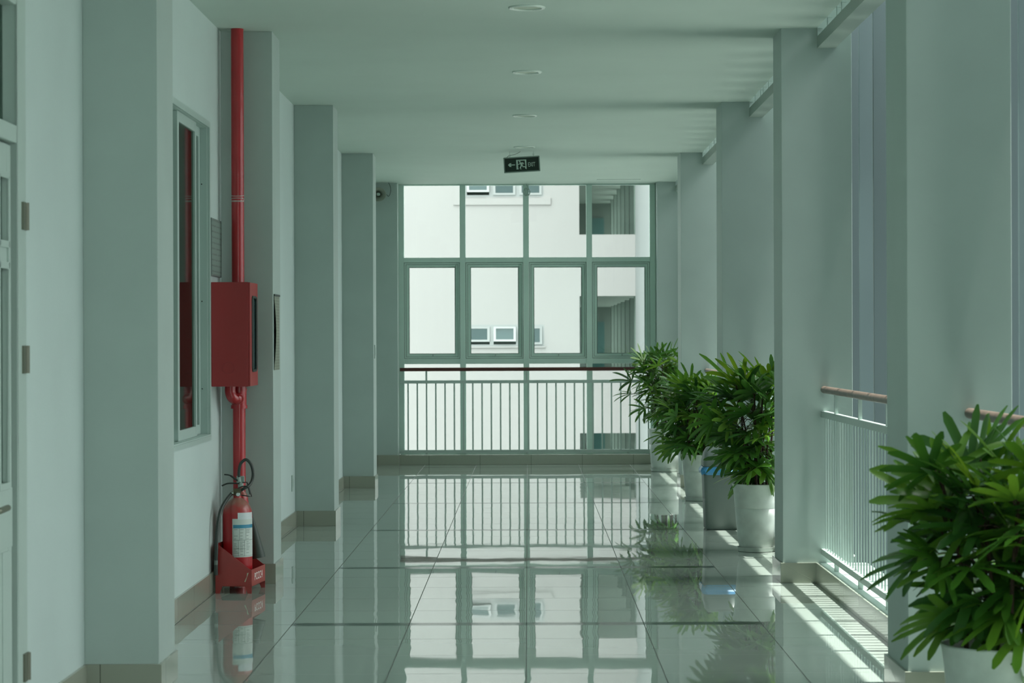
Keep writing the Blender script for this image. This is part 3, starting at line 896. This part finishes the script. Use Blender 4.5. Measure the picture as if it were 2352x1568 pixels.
for z in [0.262+0.009*i for i in range(7)] + [0.172+0.009*i for i in range(9)]:
    for a0 in (-7, 17, 43):
        if random.random() < 0.75: b.arc((0, 0), R_+0.0009, math.radians(a0), math.radians(a0+random.uniform(8, 20)), z, z+0.0022, th=0.0003, n=4)
b.build('print', inkl, l1)
MB().arc((0, 0), R_+0.001, math.radians(8), math.radians(80), 0.376, 0.415, th=0.0006).build('inspection_sticker', mat('sticker_white', (0.62, 0.68, 0.70), 0.4), t, smooth=True)
b = MB(); zv = zt_+0.05
b.tube([(0, 0, zv-0.01), (0, 0, zv+0.03)], 0.020, 18).box((-0.022, -0.012, zv+0.015), (0.02, 0.012, zv+0.045))
b.build('valve', brass, t, smooth=False)
b = MB().tube([(-0.02, 0, zv+0.02), (-0.036, -0.005, zv+0.016)], 0.011, 12); b.build('hose_coupling', chrome, t, smooth=True)
b = MB().lathe([(0.013, 0), (0.013, 0.008), (0.010, 0.012), (0.001, 0.012)], seg=20, M=Matrix.Translation((0.006, -0.014, zv+0.012)) @ Matrix.Rotation(PI/2, 4, 'X')); b.build('pressure_gauge', chrome, t, smooth=True)
b = MB()
b.tube(smooth_path([(0.0, 0, zv+0.042), (0.03, 0, zv+0.058), (0.062, 0, zv+0.052), (0.074, 0.0, zv+0.012)], 5), 0.0045, 6)
b.build('carry_handle', black, t, smooth=True)
# long hose down beside the wall
EZ = 0.043
def e3(x, y, yy): return (xpx(x, yy)-EX, yy-EY, zpx(y, yy)-EZ)
hp = [(-0.034, -0.005, zv+0.016)] + [e3(*q) for q in ((519, 1145, 13.64), (507, 1166, 13.58), (500, 1195, 13.535), (496.5, 1230, 13.515), (495.5, 1262, 13.51), (494.5, 1288, 13.51))]
MB().tube(smooth_path(hp, 6), 0.010, 12).build('hose', black, t, smooth=True)
MB().tube([e3(494.5, 1284, 13.51), e3(494.3, 1294, 13.51)], 0.0115, 12).build('hose_ring', greyring, t, smooth=True)
MB().tube([e3(494.3, 1294, 13.51), e3(494, 1318, 13.51)], [0.011, 0.0125], 12).build('nozzle', black, t, smooth=True)

EX2, EY2 = -1.695, 13.838
t = thing('fire_extinguisher', 'red gas fire extinguisher with black hose loop and grey discharge horn, behind the labelled one', 'fire extinguisher', (EX2, EY2, 0.043))
r2 = 0.047
MB().lathe([(0.038, 0.0), (0.045, 0.006), (r2, 0.02), (r2, 0.46), (0.044, 0.49), (0.034, 0.515), (0.020, 0.53), (0.018, 0.55)], seg=36).build('cylinder', redcyl, t, smooth=True)
def g3(x, y, yy=13.80): return (xpx(x, yy)-EX2, yy-EY2, zpx(y, yy)-EZ)
b = MB(); b.tube([(0, 0, 0.545), (0, 0, 0.585)], 0.016, 16).box((-0.022, -0.014, 0.575), (0.022, 0.012, 0.615)).tube([g3(549, 1104, 13.80), g3(548, 1093, 13.80)], 0.010, 12)
b.build('valve', grmet, t)
b = MB(); b.tube(smooth_path([g3(551, 1104), g3(540, 1098), g3(527, 1089), g3(514, 1087)], 5), [0.0055]*10+[0.004]*6, 8); b.build('squeeze_lever', black, t, smooth=True)
b = MB(); b.tube(smooth_path([g3(549, 1108), g3(534, 1107), g3(520, 1108), g3(508.5, 1113)], 5), [0.0045]*16, 8); b.build('squeeze_lever', black, t, smooth=True)
hp = [g3(548, 1093), g3(548, 1080), g3(552, 1062), g3(564, 1053), g3(575, 1063), g3(580, 1082), g3(578, 1100), g3(570, 1113, 13.76), g3(556, 1121, 13.74), g3(540, 1132, 13.76)]
MB().tube(smooth_path(hp, 6), 0.0088, 12).build('hose', black, t, smooth=True)
b = MB(); b.tube([g3(556, 1105.5, 13.80), g3(566, 1105, 13.79), g3(571, 1118, 13.78), g3(577, 1138, 13.77), g3(566, 1136.5, 13.77), g3(553, 1134.5, 13.77)], 0.0035, 6)
b.build('carry_frame', black, t)
a_ = Vector(g3(574, 1172, 13.79)); c_ = Vector(g3(593, 1278, 13.79))
b = MB(); b.tube([a_+(c_-a_)*k for k in (0, 0.15, 0.4, 0.7, 1.0)], [0.011, 0.013, 0.021, 0.031, 0.040], 24); b.build('discharge_horn', greyhorn, t, smooth=True)

# litter bin ------------------------------------------------------------------------------------
t = thing('litter_bin', 'tall grey plastic bin with a blue bag between two potted palms', 'bin', (1.515, 18.075, 0))
def rsq(w_, d_, r, n=5):
    pts = []
    for cx_, cy_, a0 in ((w_-r, d_-r, 0), (-w_+r, d_-r, PI/2), (-w_+r, -d_+r, PI), (w_-r, -d_+r, 1.5*PI)):
        for k in range(n+1):
            a = a0+PI/2*k/n; pts.append((cx_+r*math.cos(a), cy_+r*math.sin(a)))
    return pts
def loft(b, secs):
    rings = []
    for (w_, d_, r, z) in secs: rings.append([b.bm.verts.new((x, y, z)) for x, y in rsq(w_, d_, r)])
    for a, c in zip(rings, rings[1:]):
        n = len(a)
        for k in range(n): b.bm.faces.new((a[k], a[(k+1) % n], c[(k+1) % n], c[k]))
    b.bm.faces.new(rings[0][::-1]); b.bm.faces.new(rings[-1])
b = MB(); loft(b, [(0.155, 0.125, 0.03, 0.0), (0.163, 0.132, 0.03, 0.01), (0.178, 0.147, 0.03, 0.465)]); b.build('body', binm, t, smooth=True)
b = MB(); random.seed(8)
n = 40; rings = []
for j, z in enumerate((0.425, 0.445, 0.466, 0.482)):
    o_ = (0.012, 0.020, 0.010, 0.001)[j]
    base = rsq(0.178+o_, 0.147+o_, 0.035, 9)
    rings.append([b.bm.verts.new((x*(1+random.uniform(-.012, .03)), y*(1+random.uniform(-.012, .03)), z+random.uniform(-.008, .008)*(j < 3))) for x, y in base])
for a, c in zip(rings, rings[1:]):
    n = len(a)
    for k in range(n): b.bm.faces.new((a[k], a[(k+1) % n], c[(k+1) % n], c[k]))
b.build('bag', bagm, t)
b = MB(); loft(b, [(0.176, 0.145, 0.03, 0.483), (0.180, 0.149, 0.03, 0.487), (0.180, 0.149, 0.03, 0.515), (0.168, 0.125, 0.04, 0.585), (0.150, 0.06, 0.04, 0.625), (0.14, 0.03, 0.02, 0.632)]); b.build('lid', binm, t, smooth=True)

# potted palms ------------------------------------------------------------------------------------
def leaflet(bm, lay, base, d, up, length, wid, droop, tone):
    """one lanceolate leaf segment, folded along its midrib and bending down"""
    side = d.cross(up)
    if side.length < 1e-4: side = Vector((1, 0, 0))
    side.normalize()
    n = 6; prev = None
    p = base.copy(); dd = d.copy()
    for i in range(n+1):
        u = i/n
        wv = wid*0.5*(min(1.0, 0.34+u*2.6))*(1 if u < 0.80 else max(0.30, 1-0.8*((u-0.78)/0.22)**2))
        nn = side.cross(dd).normalized()
        row = [bm.verts.new(p - side*wv + nn*wv*0.28), bm.verts.new(p), bm.verts.new(p + side*wv + nn*wv*0.28)]
        if prev:
            for k in range(2):
                f = bm.faces.new((prev[k], prev[k+1], row[k+1], row[k])); f.smooth = True
                for lp in f.loops: lp[lay] = (tone, tone, tone, 1)
        prev = row
        p = p + dd*(length/n)
        dd = (dd + Vector((0, 0, -1))*droop*(0.5+u)/n).normalized()

def palm(name, label, x, y, seed, hmax, spread, n_leaf, pot=(0.200, 0.155, 0.455), zlow=0.55, leafL=0.25, leafW=0.036, xmax=0.19, bias=0.0, dent=0.0):
    rt, rb, ph = pot
    t = thing(name, label, 'potted plant', (x, y, 0))
    rnd = random.Random(seed)
    # saucer with a scalloped rim
    wob = lambda a, j: 0.0015*math.sin(a*18) if j >= 2 else 0
    MB().lathe([(rb-0.01, 0.0), (rb+0.003, 0.002), (rb+0.011, 0.032), (rb+0.007, 0.032), (rb-0.004, 0.008)], seg=72, cap=True, wob=wob).build('saucer', potw, t, smooth=True)
    prof = [(rb-0.014, 0.009), (rb-0.006, 0.016), (rb+0.003, 0.06)]
    for k in range(1, 8):
        u = k/8; prof.append((rb+0.006+(rt-rb-0.010)*u, 0.06+(ph-0.09)*u))
        if k == 5: 
            r0, z0 = prof[-1]; prof += [(r0-0.0025, z0+0.004), (r0+0.001, z0+0.008)]
    prof += [(rt, ph-0.018), (rt+0.004, ph-0.004), (rt+0.001, ph), (rt-0.008, ph), (rt-0.012, ph-0.02), (rt-0.014, ph-0.05)]
    wob2 = lambda a, j: (0.004*math.sin(a*3+seed)+0.002*math.sin(a*7))*dent*(1 if 2 < j < 12 else 0)
    MB().lathe(prof, seg=56, cap=False, wob=wob2).build('pot', potw, t, smooth=True)
    MB().lathe([(rt-0.013, ph-0.045), (rt*0.5, ph-0.028), (0.001, ph-0.024)], seg=32, cap=False).build('soil', soil, t, smooth=True)
    # canes
    tips = []
    nc = 9
    for i in range(nc):
        a = 2*PI*i/nc + rnd.uniform(-.3, .3); r = rt*rnd.uniform(0.15, 0.6)
        bx_, by_ = r*math.cos(a), r*math.sin(a)
        h = rnd.uniform(0.55, 0.86)*(hmax-ph) + ph
        lean = rnd.uniform(0.05, 0.16)
        ex_, ey_ = bx_+lean*math.cos(a)*(h-ph)*1.3 - abs(bias)*0.05, by_+lean*math.sin(a)*(h-ph)*1.3
        P = smooth_path([(bx_, by_, ph-0.04), (bx_*1.1, by_*1.1, ph+(h-ph)*0.4), (ex_, ey_, h)], 4)
        MB().tube(P, [0.009-0.004*k/(len(P)-1) for k in range(len(P))], 7).build('stem', canem, t, smooth=True)
        tips.append((Vector((bx_, by_, ph-0.02)), Vector((ex_, ey_, h))))
    bm = bmesh.new(); lay = bm.loops.layers.float_color.new('tone')
    mbp = MB()
    up = Vector((0, 0, 1))
    for i in range(n_leaf):
        u = (i+0.5)/n_leaf
        zc = zlow + (hmax-0.16-zlow)*(u**0.95) + rnd.uniform(-.03, .03)
        c0, c1 = rnd.choice(tips)
        k = max(0.05, min(1.0, (zc-0.06-c0.z)/max(0.05, c1.z-c0.z)))
        org = c0.lerp(c1, k)
        a = i*2.39996 + rnd.uniform(-.35, .35)
        v = max(0.0, min(1.0, (zc-zlow)/(hmax-zlow)))
        elev = math.radians(-18 + 88*v**1.3) + rnd.uniform(-.18, .18)
        rad = spread*(0.55+0.45*math.sin(PI*min(1, 0.22+v*0.80)))*rnd.uniform(0.55, 1.0) - leafL*0.62
        rad = max(0.05, rad)
        d = Vector((math.cos(a), math.sin(a), 0))
        if d.x > 0.2 and (org.x + d.x*(rad+leafL)) > xmax:
            rad = max(0.03, min(rad, (xmax-org.x)/max(0.3, d.x) - leafL*0.9))
            if rnd.random() < 0.45: d.x = -d.x
        hub = Vector((org.x + d.x*rad*math.cos(elev*0.4), org.y + d.y*rad*math.cos(elev*0.4), max(org.z+0.03, zc)))
        mbp.tube(smooth_path([org, org.lerp(hub, 0.5)+Vector((0, 0, 0.03)), hub], 3), 0.0025, 5)
        out = (d*math.cos(elev) + up*math.sin(elev)).normalized()
        sd_ = out.cross(up).normalized() if abs(out.z) < 0.98 else Vector((1, 0, 0))
        nrm = sd_.cross(out).normalized()
        # roll the fan a little
        rot = Matrix.Rotation(rnd.uniform(-1.15, 1.15), 3, out)
        sd_ = rot @ sd_; nrm = rot @ nrm
        ns = rnd.choice((5, 6, 7, 8)); tone0 = 0.06 + rnd.random()**1.3*0.80 + (0.18 if v > 0.7 else 0)
        fan = math.radians(rnd.uniform(120, 200))
        Ls = leafL*rnd.uniform(0.8, 1.15)
        for q in range(ns):
            ang = (q/(ns-1)-0.5)*fan
            dd = (out*math.cos(ang) + sd_*math.sin(ang)).normalized()
            ll = Ls*(1-0.22*abs(ang)/1.6)*rnd.uniform(0.88, 1.08)
            tip = hub+dd*ll
            if tip.x > xmax+0.02: dd.x *= 0.3; dd.normalize(); ll *= 0.8
            tone = max(0, min(1, tone0+rnd.uniform(-.12, .14)))
            leaflet(bm, lay, hub+dd*0.006, dd, nrm, ll, leafW*rnd.uniform(0.8, 1.15), rnd.uniform(0.15, 0.85)*(1.25-0.7*v), tone)
    mbp.build('petioles', canem, t, smooth=True)['kind'] = 'stuff'
    for bmx in (bm,):
        for v_ in bmx.verts:       # leaves press softly against the railing
            if v_.co.x > xmax-0.03: v_.co.x = xmax-0.03+0.025*(1-math.exp(-(v_.co.x-xmax+0.03)/0.06))
    me = bpy.data.meshes.new('foliage'); bm.to_mesh(me); bm.free(); me.materials.append(leafm)
    o = bpy.data.objects.new('foliage', me); C.objects.link(o); o.parent = t
    return t
palm('potted_palm', 'large blurred green palm in a white pot in the right foreground', 1.545, 7.70, 11, 1.20, 0.315, 112, pot=(0.192, 0.152, 0.450), zlow=0.50, leafL=0.225, leafW=0.031, xmax=0.19)
palm('potted_palm', 'potted palm half hidden by the second right pillar, beside the grey bin', 1.570, 16.15, 23, 1.36, 0.43, 84, pot=(0.168, 0.127, 0.465), zlow=0.52, leafL=0.25, leafW=0.036, xmax=0.165)
palm('potted_palm', 'low dense potted palm behind the grey bin, in the slender white pot', 1.558, 21.30, 37, 1.20, 0.45, 100, pot=(0.170, 0.135, 0.42), zlow=0.48, leafL=0.22, leafW=0.030, xmax=0.175)
palm('potted_palm', 'farthest potted palm, against the end window railing', 1.530, 26.10, 41, 1.43, 0.39, 88, pot=(0.198, 0.165, 0.47), zlow=0.62, leafL=0.23, leafW=0.027, xmax=0.205, dent=1.0)

# opposite building --------------------------------------------------------------------------------
BD = 60.0
def bz(y): return HC + (784-y)*BD/F
def bx(x): return (x-1213)*BD/F
t = bpy.data.objects.new('opposite_building', None); C.objects.link(t)
tag(t, 'white building seen through the end window with ribbon windows and stacked open galleries', 'building')
t.location = (0, BD, -8)
def B(b, a, c): # world coords -> local
    b.box((a[0], a[1]-BD, a[2]+8), (c[0], c[1]-BD, c[2]+8)); return b
gx0, gx1 = bx(1331.5), bx(1460)
ops = [(bz(539), bz(365)), (bz(852), bz(680)), (bz(1166), bz(995)), (-7.4, -6.5)]
ops_sorted = sorted(ops)
wins = [(-1.6, 0.41, bz(795), bz(745)), (-1.6, 0.41, bz(452), bz(402))]
# facade wall left of the galleries, with ribbon window openings
b = MB()
wx0, wx1 = -1.6, 0.41
B(b, (-16, BD, -8), (wx0, BD+0.3, 14)); B(b, (wx1, BD, -8), (gx0, BD+0.3, 14))
zz = -8
for (a, c, z0, z1) in sorted(wins, key=lambda q: q[2]):
    B(b, (wx0, BD, zz), (wx1, BD+0.3, z0)); zz = z1
B(b, (wx0, BD, zz), (wx1, BD+0.3, 14))
# parapets between the galleries
zz = -8
for (z0, z1) in ops_sorted[1:]:
    B(b, (gx0, BD, zz), (gx1, BD+0.25, z0)); zz = z1
B(b, (gx0, BD, zz), (gx1, BD+0.25, 14))
b.build('wall', bldg, t)
# shallow apron band under the upper ribbon
b = MB(); B(b, (bx(1043), BD-0.04, bz(470)), (bx(1266), BD-0.001, bz(455))); B(b, (bx(1043), BD-0.04, bz(455)), (wx0-0.03, BD-0.001, 7.0))
b.build('window_apron', bldg, t)
b = MB(); B(b, (wx0-0.05, BD-0.05, bz(798)), (wx1+0.03, BD-0.001, bz(795))); b.build('window_sill', bldg, t)
wm = mat('white_window_frame_opposite', (0.27, 0.28, 0.28), 0.5)
for (a, c, z0, z1) in wins:
    for k in range(3):
        x0 = a+0.67*k; x1 = x0+0.67
        b = MB()
        frame_box(b, x0, x1, z0, z1, 0.05, BD+0.0-BD, 0.06)
        b.xf(Matrix.Translation((0, 0, 8)))
        o = b.build('window_frame', wm, t)
        op = (z0 < 3 and k < 2) or (z0 > 3 and k == 0)
        zs = -(z1-z0) + (0.17 if op else 0.10)
        s = MB(); s.box((x0+0.05, 0.0, zs), (x0+0.11, 0.04, 0)).box((x1-0.11, 0.0, zs), (x1-0.05, 0.04, 0)).box((x0+0.11, 0, zs), (x1-0.11, 0.04, zs+0.05)).box((x0+0.11, 0, -0.05), (x1-0.11, 0.04, 0))
        M = Matrix.Translation((0, -0.02, z1-0.05+8)) @ Matrix.Rotation(math.radians(-(12 if k == 1 else 4) if z0 < 3 else -(10 if k == 0 else 2)), 4, 'X')
        s.xf(M); s.build('window_sash', wm, o)
        g = MB(); g.box((x0+0.11, 0.018, zs+0.05), (x1-0.11, 0.022, -0.05)); g.xf(M); g.build('pane', bglass, o)
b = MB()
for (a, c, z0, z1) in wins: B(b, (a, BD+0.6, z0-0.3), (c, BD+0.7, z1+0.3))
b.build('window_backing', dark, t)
# galleries: slabs, back wall, door, inner wall, columns
gy1 = 79.5
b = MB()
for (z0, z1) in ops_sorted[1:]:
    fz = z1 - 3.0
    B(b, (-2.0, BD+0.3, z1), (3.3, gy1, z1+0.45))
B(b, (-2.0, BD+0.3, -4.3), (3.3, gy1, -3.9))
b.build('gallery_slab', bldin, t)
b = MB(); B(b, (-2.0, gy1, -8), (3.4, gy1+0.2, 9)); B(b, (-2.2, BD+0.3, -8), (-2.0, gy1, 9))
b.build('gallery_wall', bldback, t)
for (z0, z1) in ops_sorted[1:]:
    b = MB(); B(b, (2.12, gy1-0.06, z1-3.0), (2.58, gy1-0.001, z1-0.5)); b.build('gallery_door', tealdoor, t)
col0 = None
ys_ = [60.62, 63.3, 66.3, 69.2, 72.0, 74.8, 77.4]
for yv in ys_:
    if col0 is None:
        b = MB(); B(b, (gx1, BD, -8), (gx1+0.28, BD+0.35, 9)); col0 = b.build('gallery_column', bldin, t); o = col0
    else:
        o = col0.copy(); C.objects.link(o); o.parent = t
    o.location = (0, yv-BD, 0)
# parapets along the gallery's open side
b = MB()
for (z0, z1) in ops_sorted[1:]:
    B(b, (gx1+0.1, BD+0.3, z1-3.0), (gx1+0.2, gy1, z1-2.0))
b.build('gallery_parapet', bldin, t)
# projecting wing on the right
b = MB(); b.box((0, 0, 0), (9, 12.2, 22))
o = b.build('building_wing', bldgrey); o.location = (gx1+0.002, 47.8, -8)
tag(o, 'projecting wing wall, shade kept in its blue-grey colour, at the right edge of the end window view', 'building')
o.location.y = 47.8; 
struct(MB().box((-80, -40, -8.3), (80, 110, -8.001)).build('floor_yard', ground), 'concrete yard below')
